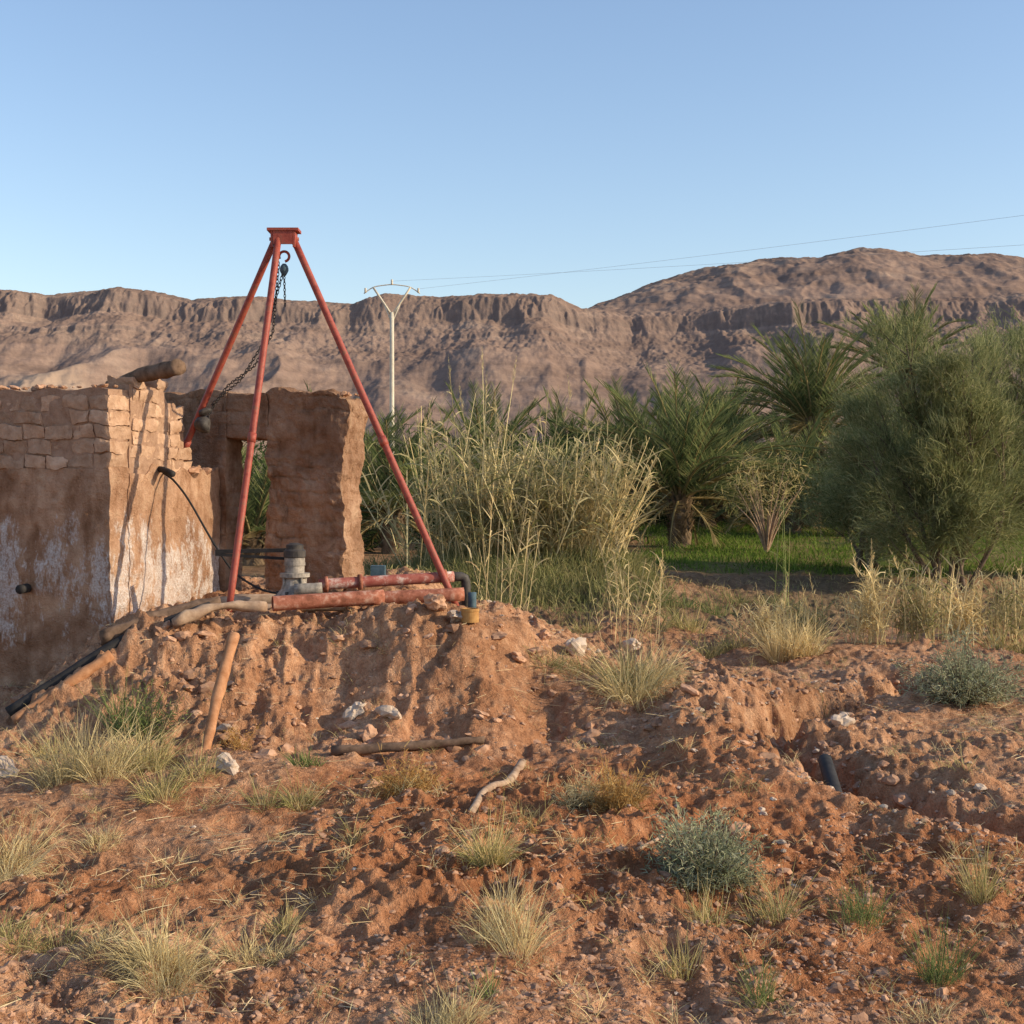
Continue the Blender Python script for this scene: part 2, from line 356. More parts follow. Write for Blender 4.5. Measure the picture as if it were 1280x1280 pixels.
# ---------------------------------------------------------------- plants
def hz(x,y):return float(H(np.array([x]),np.array([y]))[0])
def grass(name,x,y,r,h,n,mat,spread=.7,w=.006,droop=.25):
    n=int(n*1.3);w=w*1.1
    kc=rng.integers(3,6);cx_=rng.normal(0,r*.28,kc);cy_=rng.normal(0,r*.28,kc);ch=rng.uniform(.55,1.1,kc);ci=rng.integers(0,kc,n)
    a=rng.random(n)*6.28;q=r*.26*np.sqrt(rng.random(n));bx=x+cx_[ci]+np.cos(a)*q;by=y+cy_[ci]+np.sin(a)*q
    sp=spread*(.25+q/(r*.28))*rng.uniform(.3,1.3,n)
    D=np.stack([np.cos(a)*sp+rng.normal(0,.25,n),np.sin(a)*sp+rng.normal(0,.25,n),np.ones(n)],1)
    V,F=blades(np.stack([bx,by,H(bx,by)-.01],1),D,h*ch[ci]*rng.uniform(.3,1.25,n),w*rng.uniform(.5,1.1,n),droop*rng.uniform(.2,2.2,n),4)
    return mk(name,V,F,mat)
G=[
('dry_grass_tuft',-1.6,6.5,.42,.42,900,L_dry,.95,.0045,.5),('dry_grass_tuft',-1.2,6.75,.25,.28,260,L_dry,.95,.0045,.4),('dry_grass_tuft',-1.95,6.6,.2,.24,160,L_dry,.95,.0045,.4),
('dry_grass_tuft',-2.42,6.95,.38,.32,460,L_mix,.9,.0045,.4),('dry_grass_tuft',-3.1,8.6,.5,.45,560,L_dry,1,.005,.5),('dry_grass_tuft',-2.65,8.95,.25,.28,180,L_dry,.8,.005,.4),
('dry_grass_tuft',-3.35,11.1,.6,.7,620,L_dry,.7,.007,.3),('dry_grass_tuft',-2.95,11.3,.5,.5,360,L_mix,.8,.007,.4),('weed_plant',-3.32,12.2,.3,.6,160,L_green,.5,.009,.15),
('dry_grass_tuft',-2.45,10.3,.5,.38,420,L_mix,.9,.006,.4),('dry_grass_tuft',-1.66,10.05,.35,.34,320,L_mix,.9,.006,.4),('weed_plant',-1.62,11.1,.18,.2,110,L_green,.7,.009,.2),
('dry_grass_tuft',-.12,7.9,.28,.40,380,L_mix,.7,.005,.35),('dry_grass_tuft',.06,6.95,.34,.38,420,L_dry,.65,.0045,.25),('dry_grass_tuft',-.3,5.98,.4,.3,520,L_dry,.8,.004,.4),
('dry_grass_tuft',-1.15,7.25,.2,.26,140,L_mix,.8,.005,.3),('dry_grass_tuft',1.05,13.3,.75,.9,800,L_dry,.85,.008,.5),('dry_grass_tuft',.5,13.5,.5,.5,300,L_mix,1.2,.008,.5),('dry_grass_tuft',1.0,13.2,.5,.8,240,L_mix,.8,.008,.5),
('dry_grass_tuft',1.42,7.65,.25,.42,150,L_mix,.7,.005,.3),('weed_plant',1.87,7.5,.26,.36,150,L_green,.6,.005,.2),('weed_plant',2.07,6.8,.22,.42,150,L_green,.4,.005,.2),
('weed_plant',2.56,7.75,.22,.44,140,L_mix,.4,.005,.2),('weed_plant',.82,6.7,.15,.3,90,L_mix,.5,.005,.2),('weed_plant',1.1,6.35,.12,.32,70,L_green,.4,.005,.2),('weed_plant',-.1,6.2,.1,.24,50,L_green,.5,.005,.2),
('dry_grass_tuft',3.35,14.4,.25,.3,140,L_mix,.8,.008,.3),('weed_plant',.15,9.2,.3,.24,70,L_mix,.7,.005,.2),('weed_plant',-1.0,8.7,.15,.18,60,L_mix,.8,.005,.2),('weed_plant',1.0,7.4,.25,.3,140,L_mix,.7,.005,.2),
('dry_grass_tuft',-4.0,12.0,.4,.34,180,L_mix,.8,.007,.3),('dry_grass_tuft',.45,8.4,.25,.18,70,L_dry,.9,.005,.4),('dry_grass_tuft',1.75,6.1,.3,.2,130,L_dry,.9,.004,.4),
('dry_grass_tuft',3.4,10.6,.3,.22,80,L_mix,.9,.006,.4),('dry_grass_tuft',4.6,12.5,.3,.25,80,L_mix,.9,.006,.4)]
for p in G:grass(*p)
for mt,nm,cnt in ((L_mix,'sparse_grass',260),(L_dry,'sparse_dry_grass',420)):
    ac=Acc()
    for _ in range(cnt):
        y=4.8+12*rng.random()**1.2;x=(rng.random()*2-1)*(.4*y+.4);m=int(rng.integers(4,24));h=rng.uniform(.04,.2)
        a=rng.random(m)*6.28;D=np.stack([np.cos(a)*.6,np.sin(a)*.6,np.ones(m)*rng.uniform(.3,1.3,m)],1)
        bx=x+rng.normal(0,.04,m);by=y+rng.normal(0,.04,m)
        ac.add(*blades(np.stack([bx,by,H(bx,by)-.005],1),D,h*rng.uniform(.5,1.3,m),.0045,.3,3))
    ac.mk(nm,mt)
def shrub(name,x,y,r,h,n,mat,lw=.012,ll=.035):
    e=empty(name);z0=hz(x,y)
    m=int(n/12);d=nrm(rng.normal(size=(m,3)));d[:,2]=np.abs(d[:,2])*.9+.15
    lump=.85+.5*vn(d[:,0]*2.2+x,d[:,1]*2.2+y,d[:,2]*2.2)
    T=np.stack([d[:,0]*r,d[:,1]*r,d[:,2]*h],1)*(lump*rng.uniform(.5,1.1,m))[:,None]
    B=np.array([x,y,z0-.02])+T*0+np.c_[rng.normal(0,.03,(m,2)),np.zeros(m)]
    V,F=blades(B,T,np.linalg.norm(T,axis=1),.006,0,3,.4);mk('twigs',V,F,mat if mat is L_brown else M_bark,e)
    ti=rng.integers(0,m,n);tt=rng.uniform(.45,1.05,n)
    P=B[ti]+T[ti]*tt[:,None]+rng.normal(0,.014,(n,3))
    V,F=blades(P,T[ti]/h*.8+rng.normal(0,.6,(n,3)),ll*rng.uniform(.6,1.4,n),lw,.1,2,.3);mk('leaves',V,F,mat,e)
shrub('silvery_shrub',1.1,8.0,.44,.5,7500,L_silver,.008,.04)
shrub('silvery_shrub',4.65,14.4,.74,.78,8500,L_silver,.011,.05)
shrub('brown_shrub',.72,9.45,.26,.42,1700,L_brown,.007,.045);shrub('brown_shrub',.48,9.6,.26,.36,1400,L_dry,.006,.05)
shrub('brown_shrub',-.77,10.15,.3,.42,1500,L_brown,.007,.05);shrub('weed_shrub',-3.15,12.1,.28,.62,1200,L_green,.01,.05)
shrub('brown_shrub',-2.3,11.8,.17,.22,400,L_brown,.007,.04)
shrub('brown_shrub',.12,8.9,.08,.13,240,L_brown,.007,.03)
def reeds(name,xs,ys,hs,mat,sw=.014,leafn=9,ll=.55,lw=.028,lean=.14,plume=0.,dryst=True,bias=None):
    e=empty(name);n=len(xs);B=np.stack([xs,ys,H(xs,ys)-.05],1)
    D=np.c_[rng.normal(0,lean,(n,2)),np.ones(n)]
    if bias is not None:D[:,0]+=bias
    D=nrm(D)
    dr=rng.uniform(0,.12,n)
    V,F=blades(B,D,hs,sw,dr,5,.5);mk('stems',V,F,L_dry if dryst else mat,e)
    m=n*leafn;i=np.repeat(np.arange(n),leafn);t=rng.uniform(.25,1,m)
    P=B[i]+D[i]*(hs[i]*t)[:,None];P[:,2]-=dr[i]*hs[i]*t**2
    a=rng.random(m)*6.28;Dl=np.stack([np.cos(a)*.75,np.sin(a)*.75,rng.uniform(.4,1.5,m)],1)
    V,F=blades(P,Dl,ll*rng.uniform(.5,1.2,m),lw*rng.uniform(.6,1.2,m),rng.uniform(.1,.9,m),4);mk('leaves',V,F,mat,e)
    k=np.where(rng.random(n)<plume)[0]
    if len(k):
        ac=Acc()
        for j in k:
            top=B[j]+D[j]*hs[j];top[2]-=dr[j]*hs[j];q=40
            t=rng.random(q);a=rng.random(q)*6.28
            ac.add(*blades(top+D[j]*(t*.5-.1)[:,None],np.stack([np.cos(a)*.35,np.sin(a)*.35,np.ones(q)],1),.16*(1.1-t),.008,.2,2))
        ac.mk('plumes',L_dry,e)
n=360;xs=np.clip(rng.normal(.15,.95,n),-1.85,1.6);ys=rng.uniform(24.2,26.4,n)
reeds('reed_thicket',xs,ys,rng.uniform(1.2,2.75,n)*(1+.22*vn(xs*1.8,xs*0+.5))*(1-.08*np.abs(xs-.2)),L_reed,.026,11,.72,.036,.2,.0,bias=xs*.1)
n=24;xs=rng.uniform(-1.7,1.7,n);ys=rng.uniform(24.2,26,n)
reeds('tall_reeds',xs,ys,rng.uniform(2.6,3.8,n),L_dry,.022,3,.4,.03,.14,.7)
n=34;xs=rng.normal(1.4,.22,n);ys=rng.uniform(24.2,25.2,n)
reeds('dry_reeds',xs,ys,rng.uniform(1.5,2.6,n),L_dry,.028,7,.7,.03,.14,.2,bias=.34)
n=14;xs=rng.normal(-.15,.2,n);ys=rng.normal(17.2,.15,n)
reeds('dry_reeds',xs,ys,rng.uniform(1.2,2.0,n),L_dry,.014,4,.4,.02,.12,.15)
n=26;xs=rng.normal(1.5,.22,n);ys=rng.normal(18.2,.2,n)
reeds('dry_reeds',xs,ys,rng.uniform(.7,1.4,n),L_dry,.014,5,.4,.02,.22,.2)
n=5;xs=rng.normal(3.7,.12,n);ys=rng.normal(19,.1,n)
reeds('green_stalks',xs,ys,rng.uniform(1.4,2.2,n),L_green,.014,8,.2,.015,.05,0,False)
for kk,(cx,cy,m,hh) in enumerate([(3.3,18.4,46,.6),(3.9,18.6,40,.6),(4.7,18.3,64,1.05),(5.3,18.3,70,1.1),(6.0,18.6,50,.9),(6.6,18.6,46,1.0),(7.2,19.5,40,.9),(7.6,19.5,40,.9)]):
    xs=rng.normal(cx,.16,m);ys=rng.normal(cy,.2,m)
    reeds('yellow_reeds',xs,ys,hh*rng.uniform(.5,1.1,m),L_reed if kk%2 else L_dry,.016,8,.34,.022,.14,.1)
for cx,cy,r,h,n,mt in [(3.35,17.5,.8,.75,560,L_dry),(2.3,20.0,.7,.55,320,L_mix),(4.3,20,.8,.45,260,L_mix),(6.4,17.6,.6,.55,220,L_mix),(7,21,.8,.6,240,L_mix),(2.7,18.3,.6,.5,200,L_mix),(1.0,19.5,.6,.4,200,L_mix),(2.8,22.5,.9,.6,260,L_green),(4.2,23.5,.9,.5,240,L_bank)]:
    grass('tall_grass_tuft',cx,cy,r,h,n,mt,.6,.013,.35)
n=22000;x=rng.normal(.0,1.8,n);y=rng.uniform(20.8,27,n);k=(x>-3.2)&(x<2.6)&(rng.random(n)<.25+.75*ss((y-21.3)/1.6));x=x[k];y=y[k];n=len(x)
D=np.c_[rng.normal(0,.35,(n,2)),np.ones(n)]
V,F=blades(np.stack([x,y,H(x,y)-.02],1),D,rng.uniform(.2,.8,n)*(.5+.5*ss((y-21)/3)),.016,.4,3);mk('grass_bank',V,F,L_bank)
n=6500;x=rng.uniform(-5,12,n);y=rng.uniform(19.5,27,n);k=rng.random(n)<np.clip(.15+1.9*fbm(x*.6,y*.6,o=2),0,1);x=x[k];y=y[k];n=len(x)
D=np.c_[rng.normal(0,.4,(n,2)),np.ones(n)]
V,F=blades(np.stack([x,y,H(x,y)-.02],1),D,rng.uniform(.08,.26,n),.013,.4,3);mk('meadow_grass',V,F,L_mix)
n=70000;y=rng.uniform(26.5,46,n);x=rng.uniform(1,22,n);k=rng.random(n)<fieldmask(x,y)*(.5+.8*fbm(x*.7,y*.5,o=3));x=x[k];y=y[k];n=len(x)
D=np.c_[rng.normal(0,.35,(n,2)),np.ones(n)]
V,F=blades(np.stack([x,y,H(x,y)-.01],1),D,rng.uniform(.08,.28,n),.026,.3,2);mk('green_crop_field',V,F,L_crop)
def palm(name,x,y,th,L,nf=44,dry=7,seed=0):
    e=empty(name);z0=hz(x,y);r2=np.random.default_rng(seed+100)
    C=np.array([x,y,z0+th])
    tr=line((x,y,z0-.2),C,14);V,F=tube(tr,np.linspace(.3,.24,14),12)
    V[:,:2]+=.03*np.stack([vn(V[:,2]*9,V[:,0]*9),vn(V[:,2]*9+5,V[:,1]*9)],1);mk('trunk',V,F,M_trunk,e)
    n=int(60+60*th);zz=r2.random(n)*th;a=r2.random(n)*6.28
    B=np.stack([x+.22*np.cos(a),y+.22*np.sin(a),z0+zz],1);D=np.stack([np.cos(a)*.7,np.sin(a)*.7,np.ones(n)],1)
    V,F=blades(B,D,.28,.11,0,2,.5,side=np.stack([-np.sin(a),np.cos(a),np.zeros(n)],1));mk('leaf_bases',V,F,M_trunk,e)
    A1=Acc();A2=Acc();A3=Acc()
    for f in range(nf+dry):
        isdry=f>=nf
        az=f*2.39996+r2.normal(0,.25);q=(f+.5)/nf if not isdry else 1
        e0=math.radians(86-70*q**1.1+r2.normal(0,8)) if not isdry else math.radians(-15+r2.normal(0,15))
        Lf=L*r2.uniform(.75,1.1)*(.8 if q<.12 or isdry else 1)
        k=math.radians(r2.uniform(35,75)*(.35+.8*q))
        m=14;t=np.linspace(0,1,m);ee=e0-k*t**1.4
        st=Lf/(m-1);hr=np.r_[0,np.cumsum(np.cos(ee[:-1])*st)];vz=np.r_[0,np.cumsum(np.sin(ee[:-1])*st)]
        tw=az+r2.normal(0,.15)*t
        P=C+np.stack([hr*np.cos(tw),hr*np.sin(tw),vz],1)+np.array([math.cos(az),math.sin(az),0])*.1
        V,F=tube(P,np.linspace(.035,.01,m),4,False);A2.add(V,F)
        nl=44;tl=np.repeat(np.linspace(.12,1,nl),2);sg=np.tile([1,-1],nl)
        T=nrm(np.gradient(P,axis=0));ti=tl*(m-1)
        Pl=np.stack([np.interp(ti,np.arange(m),P[:,c]) for c in range(3)],1);Tl=nrm(np.stack([np.interp(ti,np.arange(m),T[:,c]) for c in range(3)],1))
        S=nrm(np.cross(Tl,[0,0,1.]));U=np.cross(S,Tl)
        an=np.radians(60-32*tl+r2.normal(0,6,len(tl)))
        D=np.cos(an)[:,None]*Tl+np.sin(an)[:,None]*(S*sg[:,None]*.85+U*r2.uniform(.1,.7,len(tl))[:,None])
        ll=.13*L*(.45+1.1*np.sin(np.clip(tl*1.05,0,1)*np.pi*.86))*r2.uniform(.85,1.1,len(tl))
        V,F=blades(Pl,D,ll,.042,.04,2,.2,side=nrm(Tl*.6+U*.5));(A3 if isdry else A1).add(V,F)
    A1.mk('fronds',L_palm,e);A2.mk('frond_stems',L_palmdry,e)
    if dry:A3.mk('dry_fronds',L_palmdry,e)
for k,(x,y,th,L,nf) in enumerate([(4.2,35,1.2,3.3,66),(9.2,43,3.2,3.3,60),(-2.8,33,.9,2.7,40),(13.8,49,5.0,3.2,46),(6.9,46,2.1,3.0,46),(1.8,44,1.4,2.8,36),(-5.6,30,.6,2.4,34),
    (11.7,43,1.6,3.0,42),(15.2,44,1.2,3.0,36),(-.8,40,1.5,2.8,34),(18.3,47,3.6,3.2,36),(-9.0,42,.9,2.8,30),(8.0,40,.9,2.7,40),(3.4,42,1.6,2.9,36),(10.2,47,2.6,2.9,34),(6.0,43,.6,2.7,32),(-4.6,38,1.2,2.7,30),(13.2,46,1.2,2.9,34),(10.0,39,.7,2.6,34)]):
    palm('date_palm',x,y,th,L,nf,8,k)
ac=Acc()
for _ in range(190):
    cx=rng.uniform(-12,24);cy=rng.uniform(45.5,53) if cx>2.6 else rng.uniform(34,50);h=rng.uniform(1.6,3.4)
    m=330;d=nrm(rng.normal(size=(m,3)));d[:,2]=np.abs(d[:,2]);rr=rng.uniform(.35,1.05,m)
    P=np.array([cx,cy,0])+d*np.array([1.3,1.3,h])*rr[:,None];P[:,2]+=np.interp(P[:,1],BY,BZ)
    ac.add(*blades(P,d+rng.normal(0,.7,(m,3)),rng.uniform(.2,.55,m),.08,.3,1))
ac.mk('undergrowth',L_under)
def tamarisk(name,x,y,h,w,seed,ncl=70,dens=70,lobes=None):
    e=empty(name);z0=hz(x,y);r2=np.random.default_rng(seed);A1=Acc();A2=Acc();base=np.array([x,y,z0])
    nm=11;lobe=[(r2.random()*6.28,r2.uniform(.15,.9),r2.uniform(.55,1.0)) for _ in range(nm)]
    if lobes:
        for q_,l_ in enumerate(lobes):lobe[q_]=l_
    cl=[];lb=[]
    for c in range(ncl):
        j=c%nm;la,lr,lh=lobe[j];t=r2.uniform(.3,1.0)
        a=la+r2.normal(0,.35);rr=w*(lr*(.25+.75*t)+r2.normal(0,.12));zz=h*lh*t*(1-.05*lr)
        cl.append([x+rr*math.cos(a)+r2.normal(0,.2),y+rr*math.sin(a)+r2.normal(0,.2),z0+max(zz,h*.16)]);lb.append(j)
    cl=np.array(cl)
    tips=[np.array([x+w*lr*math.cos(la)*.85,y+w*lr*math.sin(la)*.85,z0+h*lh*.92]) for la,lr,lh in lobe]
    paths=[]
    for tp_ in tips:
        st=base+np.array([r2.normal(0,.2),r2.normal(0,.2),-.05]);mid=st*.55+tp_*.45+r2.normal(0,.2,3)
        P=curve([st,mid,tp_],12);paths.append(P);A1.add(*tube(P,np.linspace(.055,.01,len(P)),6,False))
    for c in range(ncl):
        tgt=cl[c];P0=paths[lb[c]];i0=int(np.clip(np.interp(tgt[2]-.5,P0[:,2],np.arange(len(P0))),1,len(P0)-1))
        P=curve([P0[i0],(P0[i0]+tgt)/2+r2.normal(0,.07,3),tgt],5);A1.add(*tube(P,np.linspace(.016,.005,len(P)),4,False))
        m=int(dens*r2.uniform(.5,1.3));sz=r2.uniform(.16,.40)
        Q=tgt+r2.normal(size=(m,3))*np.array([sz,sz,sz*1.1])*.62
        out=nrm(tgt-np.array([x,y,z0+h*.2]))+r2.normal(0,.25,3)
        for rep in range(8):
            D=out*.8+r2.normal(0,.42,(m,3))+np.array([0,0,.45])
            A2.add(*blades(Q+r2.normal(0,.05,(m,3)),D,r2.uniform(.14,.42,m),.015,r2.uniform(.1,.8,m),2,.3))
    A1.mk('branches',M_bark,e);A2.mk('foliage',L_tam,e)
tamarisk('tamarisk_tree',8.1,26,5.1,2.0,3,150,46,[(3.0,.45,1.0),(.2,.3,.98),(3.2,.95,.62),(2.6,.8,.78),(.3,.9,.8),(4.7,.5,.85)])
tamarisk('tamarisk_tree',11.0,27.5,5.2,2.0,4,80,46,[(3.1,.6,.95),(2.8,.9,.7)])
tamarisk('tamarisk_tree',7.3,29,3.4,1.5,11,46,36)
e=empty('bare_sapling');A1=Acc();A2=Acc();bx,by=6.0,33;z0=hz(bx,by)
for c in range(24):
    a=rng.random()*6.28;r=rng.uniform(.3,1.0);t=np.array([bx+r*math.cos(a),by+r*math.sin(a),z0+rng.uniform(1.2,2.3)])
    P=curve([(bx,by,z0),(bx+r*.3*math.cos(a),by+r*.3*math.sin(a),z0+.7),t],8);V,F=tube(P,np.linspace(.03,.006,len(P)),5,False);A1.add(V,F)
    m=40;A2.add(*blades(t+rng.normal(0,.2,(m,3)),rng.normal(size=(m,3))+[0,0,.6],.25,.02,.2,2))
A1.mk('branches',M_wood,e);A2.mk('leaves',L_mix,e)
# ---------------------------------------------------------------- building
TH=math.radians(18);C0=np.array([-4.16,14.5]);EX=np.array([math.cos(TH),-math.sin(TH)]);EY=np.array([math.sin(TH),math.cos(TH)])
def toW(V):
    W=np.array(V);W[:,:2]=C0+V[:,:1]*EX+V[:,1:2]*EY;return W
def warp(V,a=.03,f=2.2):
    d=np.stack([fbm(V[:,0]*f+k*13,V[:,1]*f+k*7,V[:,2]*f+k*29+.013,o=5,g=.65) for k in range(3)],1);return V+a*d
b=empty('mudbrick_ruin')
def slab(name,x0,x1,y0,y1,z0,top,mat,ax=0,amp=.07,right=None,groove=0.0):
    hmax=max(top(np.linspace(x0,x1,9) if ax==0 else np.linspace(y0,y1,9)))-z0
    V,F=gbox(x0,x1,y0,y1,0,hmax,.017 if groove else .03);V[:,2]/=hmax
    s=V[:,ax].copy();V[:,2]=z0+V[:,2]*(top(s)-z0)
    gd=None
    if groove:
        hh=.16;zz=V[:,2]+.012*fbm(V[:,0]*3+V[:,1]*3,V[:,2]*3,o=2);row=np.floor(zz/hh);fz=np.abs(zz/hh-row-.5)*2
        u_=V[:,0]+V[:,1]*.9+.02*vn(V[:,2]*9,V[:,0]*5);u_=u_/.31+row*.47+.2*_h(row.astype(int),row.astype(int)*0,row.astype(int)*0);fu=np.abs(u_-np.floor(u_)-.5)*2
        gd=np.maximum(ss((fz-.78)/.2),ss((fu-.88)/.12));gd=gd*ss(.55+1.6*fbm(V[:,0]*1.5+4,V[:,2]*1.5,o=2))*groove
        bid=_h(row.astype(int),np.floor(u_).astype(int),row.astype(int)*0)-.5
        gd=gd+bid*groove*.7
    if right is not None:
        k=ss((V[:,0]-(x1-.25))/.25);V[:,0]+=k*right(V[:,2])
    if gd is not None:
        fr=np.clip(1-np.abs(V[:,1]-y0)/.01,0,1);V[:,1]+=gd*fr
        er=np.clip(1-np.abs(V[:,0]-x1)/.12,0,1)*(V[:,1]>y0+.02);V[:,0]-=gd*er
    mk(name,toW(warp(V,amp)),F,mat,b)
def flat(h):return lambda s:h+0*s
slab('front_wall',-6,0,.0,.36,-.3,flat(2.52),M_plaster)
def sidetop(s):return 2.5-.06*ss((s-1.4)/.3)+.09*vn(s*5,s*0)
slab('side_wall',-.345,0.012,.34,2.2,.2,sidetop,M_plaster,1)
def bricks(name,x0,x1,y0,y1,z0,z1,ax,L=.3,hh=.155,tops=None):
    B=Acc();row=0;z=z0
    while z<z1-.03:
        s=(x0 if ax==0 else y0)-(L*rng.uniform(.3,.6) if row%2 else 0);e1=x1 if ax==0 else y1
        while s<e1:
            l=L*rng.uniform(.75,1.2);a=max(s,x0 if ax==0 else y0)+.005;c=min(s+l,e1)-.005;s+=l
            if c-a<.05:continue
            if tops is not None and z+hh*.7>tops((a+c)/2)+rng.normal(0,.03):continue
            if rng.random()<.03:continue
            jo=rng.normal(0,.009);g_=.008;tl=rng.normal(0,.006)
            if ax==0:V,F=gbox(a,c,y0+jo,y1+jo,z+g_,z+hh-g_,.04)
            else:V,F=gbox(x0+jo,x1+jo,a,c,z+g_,z+hh-g_,.04)
            ctr=V.mean(0);q=V-ctr;half=np.abs(q).max(0);rr=np.linalg.norm(np.maximum(np.abs(q)-(half-.02),0),axis=1)
            V=ctr+q*(1-.3*np.clip(rr-.02,0,1)[:,None]/.1);V[:,2]+=tl*q[:,ax]/half[ax]
            V=warp(V,.05,6);B.add(toW(V),F)
        z+=hh;row+=1
    B.mk(name,M_brick,b)
bricks('front_wall_bricks',-6,-.0,.0,.36,2.5,3.42,0,tops=lambda s:3.42 if s>-.25 else 3.36)
slab('front_wall_mortar',-6,-.02,.014,.345,2.45,lambda s:3.33+.03*vn(s*4,0*s),M_mortar,0,.03)
tp=lambda s:3.5 if s<1.2 else (3.3 if s<1.42 else (2.85 if s<1.5 else 0))
bricks('side_wall_bricks',-.33,.012,.37,2.2,2.46,3.5,1,.27,.15,tops=tp)
slab('side_wall_mortar',-.31,-.001,.34,1.42,2.42,lambda s:3.4-.15*ss((s-1.0)/.1)-.3*ss((s-1.25)/.12),M_mortar,1,.03)
bt=lambda s:3.42+.05*vn(s*4,0*s)
slab('rear_wall_left',-1.2,.09,2.22,2.6,.6,bt,M_mud,0,.06,None,.014)
slab('rear_wall_right',.62,1.62,2.24,2.82,.6,lambda s:3.42+.05*vn(s*5,0*s)-.07*ss((s-1.35)/.2),M_mud,0,.11,lambda z:.07*fbm(z*3,z*0+4,o=3)-.02,.02)
slab('door_lintel_wall',.09,.62,2.235,2.75,2.88,bt,M_mud,0,.06,None,.014)
n=90;s=rng.uniform(-4,0,n);C=np.stack([s,rng.uniform(.05,.3,n),np.full(n,3.37)],1);V,F=rocks(toW(C),rng.uniform(.015,.05,n),I2);mk('wall_top_rubble',V,F,M_clod,b,False)
n=60;s=rng.uniform(.6,1.6,n);C=np.stack([s,rng.uniform(2.3,2.75,n),np.full(n,3.4)],1);V,F=rocks(toW(C),rng.uniform(.02,.05,n),I2);mk('rear_wall_top_rubble',V,F,M_clod,b,False)
n=40;C=np.stack([rng.uniform(-.3,0,n),rng.uniform(1.4,2.1,n),np.full(n,2.5)],1);V,F=rocks(toW(C),rng.uniform(.03,.09,n),I2);mk('broken_wall_rubble',V,F,M_clod,b,False)
V,F=log([(-4.4,15.3,3.42),(-3.95,14.95,3.5),(-3.5,14.7,3.57)],.06,.095,10,12,.35);mk('roof_beam',V,F,M_wooddk,b)
V,F=tube(line((-5.1,14.95,1.25),(-5.14,14.62,1.24),4),.05,12);mk('drain_pipe',V,F,M_black,b)
# ---------------------------------------------------------------- tripod
t=empty('pipe_tripod_hoist');AP=np.array([-2.49,15.3,5.05])
FA=np.array([-2.86,14.1,1.0]);FB=np.array([-.54,14.7,.96]);FC=np.array([-4.65,16.5,.95])
for k,(f,off) in enumerate(((FA,(-.05,-.06,0)),(FB,(.09,0,0)),(FC,(-.09,.03,0)))):
    V,F=tube(line(AP+off,f,12),[.038]*11+[.032],12);mk('leg_%d'%(k+1),V,F,M_redpaint,t)
    m=AP*.45+f*.55+np.array(off)*.45;d=nrm(f-AP-off);V,F=tube(line(m-d*.05,m+d*.05,3),.046,12);mk('collar_%d'%(k+1),V,F,M_redpaint,t)
V,F=gbox(-.17,.17,-.12,.12,.045,.075,.05);V=V+AP;mk('head_plate',V,F,M_redpaint,t)
for sx in (-.12,.12):
    V,F=gbox(sx-.012,sx+.012,-.1,.1,-.13,.043,.05);mk('head_cheek',V+AP,F,M_redpaint,t)
V,F=gbox(-.105,.105,-.105,-.08,-.1,.043,.05);mk('head_front',V+AP,F,M_redpaint,t)
V,F=tube(line(AP+[-.16,0,-.03],AP+[.16,0,-.03],4),.02,10);mk('head_bolt',V,F,M_redpaint,t)
a=np.linspace(-1.4,3.6,16);P=AP+np.stack([.055*np.cos(a),0*a,-.22+.055*np.sin(a)],1);V,F=tube(P,.015,8);mk('hook',V,F,M_redpaint,t)
V,F=tube(line(AP+[0,0,-.3],AP+[.0,.0,-.43],6),[.02,.04,.048,.048,.035,.02],12);mk('chain_block',V,F,M_blue,t)
def chain(name,pts,par,r=.02,w=.0065):
    C=curve(pts,60);s=np.r_[0,np.cumsum(np.linalg.norm(np.diff(C,axis=0),axis=1))];k=int(s[-1]/(r*2.1));tt=np.linspace(0,s[-1],k)
    Q=np.stack([np.interp(tt,s,C[:,i]) for i in range(3)],1);T=nrm(np.gradient(Q,axis=0));ac=Acc()
    for i in range(k):
        u=nrm(np.cross(T[i],[0.3,.9,.1]));v=np.cross(T[i],u);s2=u if i%2 else v
        a=np.linspace(0,2*np.pi,9)
        P=Q[i]+(np.cos(a)*r*1.5)[:,None]*T[i]+(np.sin(a)*r*.8)[:,None]*s2
        ac.add(*tube(P,w,4,False))
    ac.mk(name,M_dark,par)
chain('chain_1',[AP+[-.02,0,-.42],(-2.72,15.35,3.9),(-3.0,15.5,3.5),(-3.38,15.8,3.25)],t,.018,.005)
chain('chain_2',[AP+[-.06,.0,-.3],(-2.62,15.35,4.0),(-2.85,15.5,3.65),(-3.2,15.75,3.45),(-3.40,15.85,3.2),(-3.5,15.85,2.95)],t,.018,.005)
chain('chain_3',[AP+[0,.0,-.42],AP+[.01,0,-.75]],t,.014,.005)
V,F=rocks(np.array([[-3.5,15.85,3.02]]),[.09],I2,.4,1);mk('pulley_block',V,F,M_dark,t)
V,F=rocks(np.array([[-3.46,15.8,3.16]]),[.06],I2,.4,1);mk('hook_block',V,F,M_dark,t)
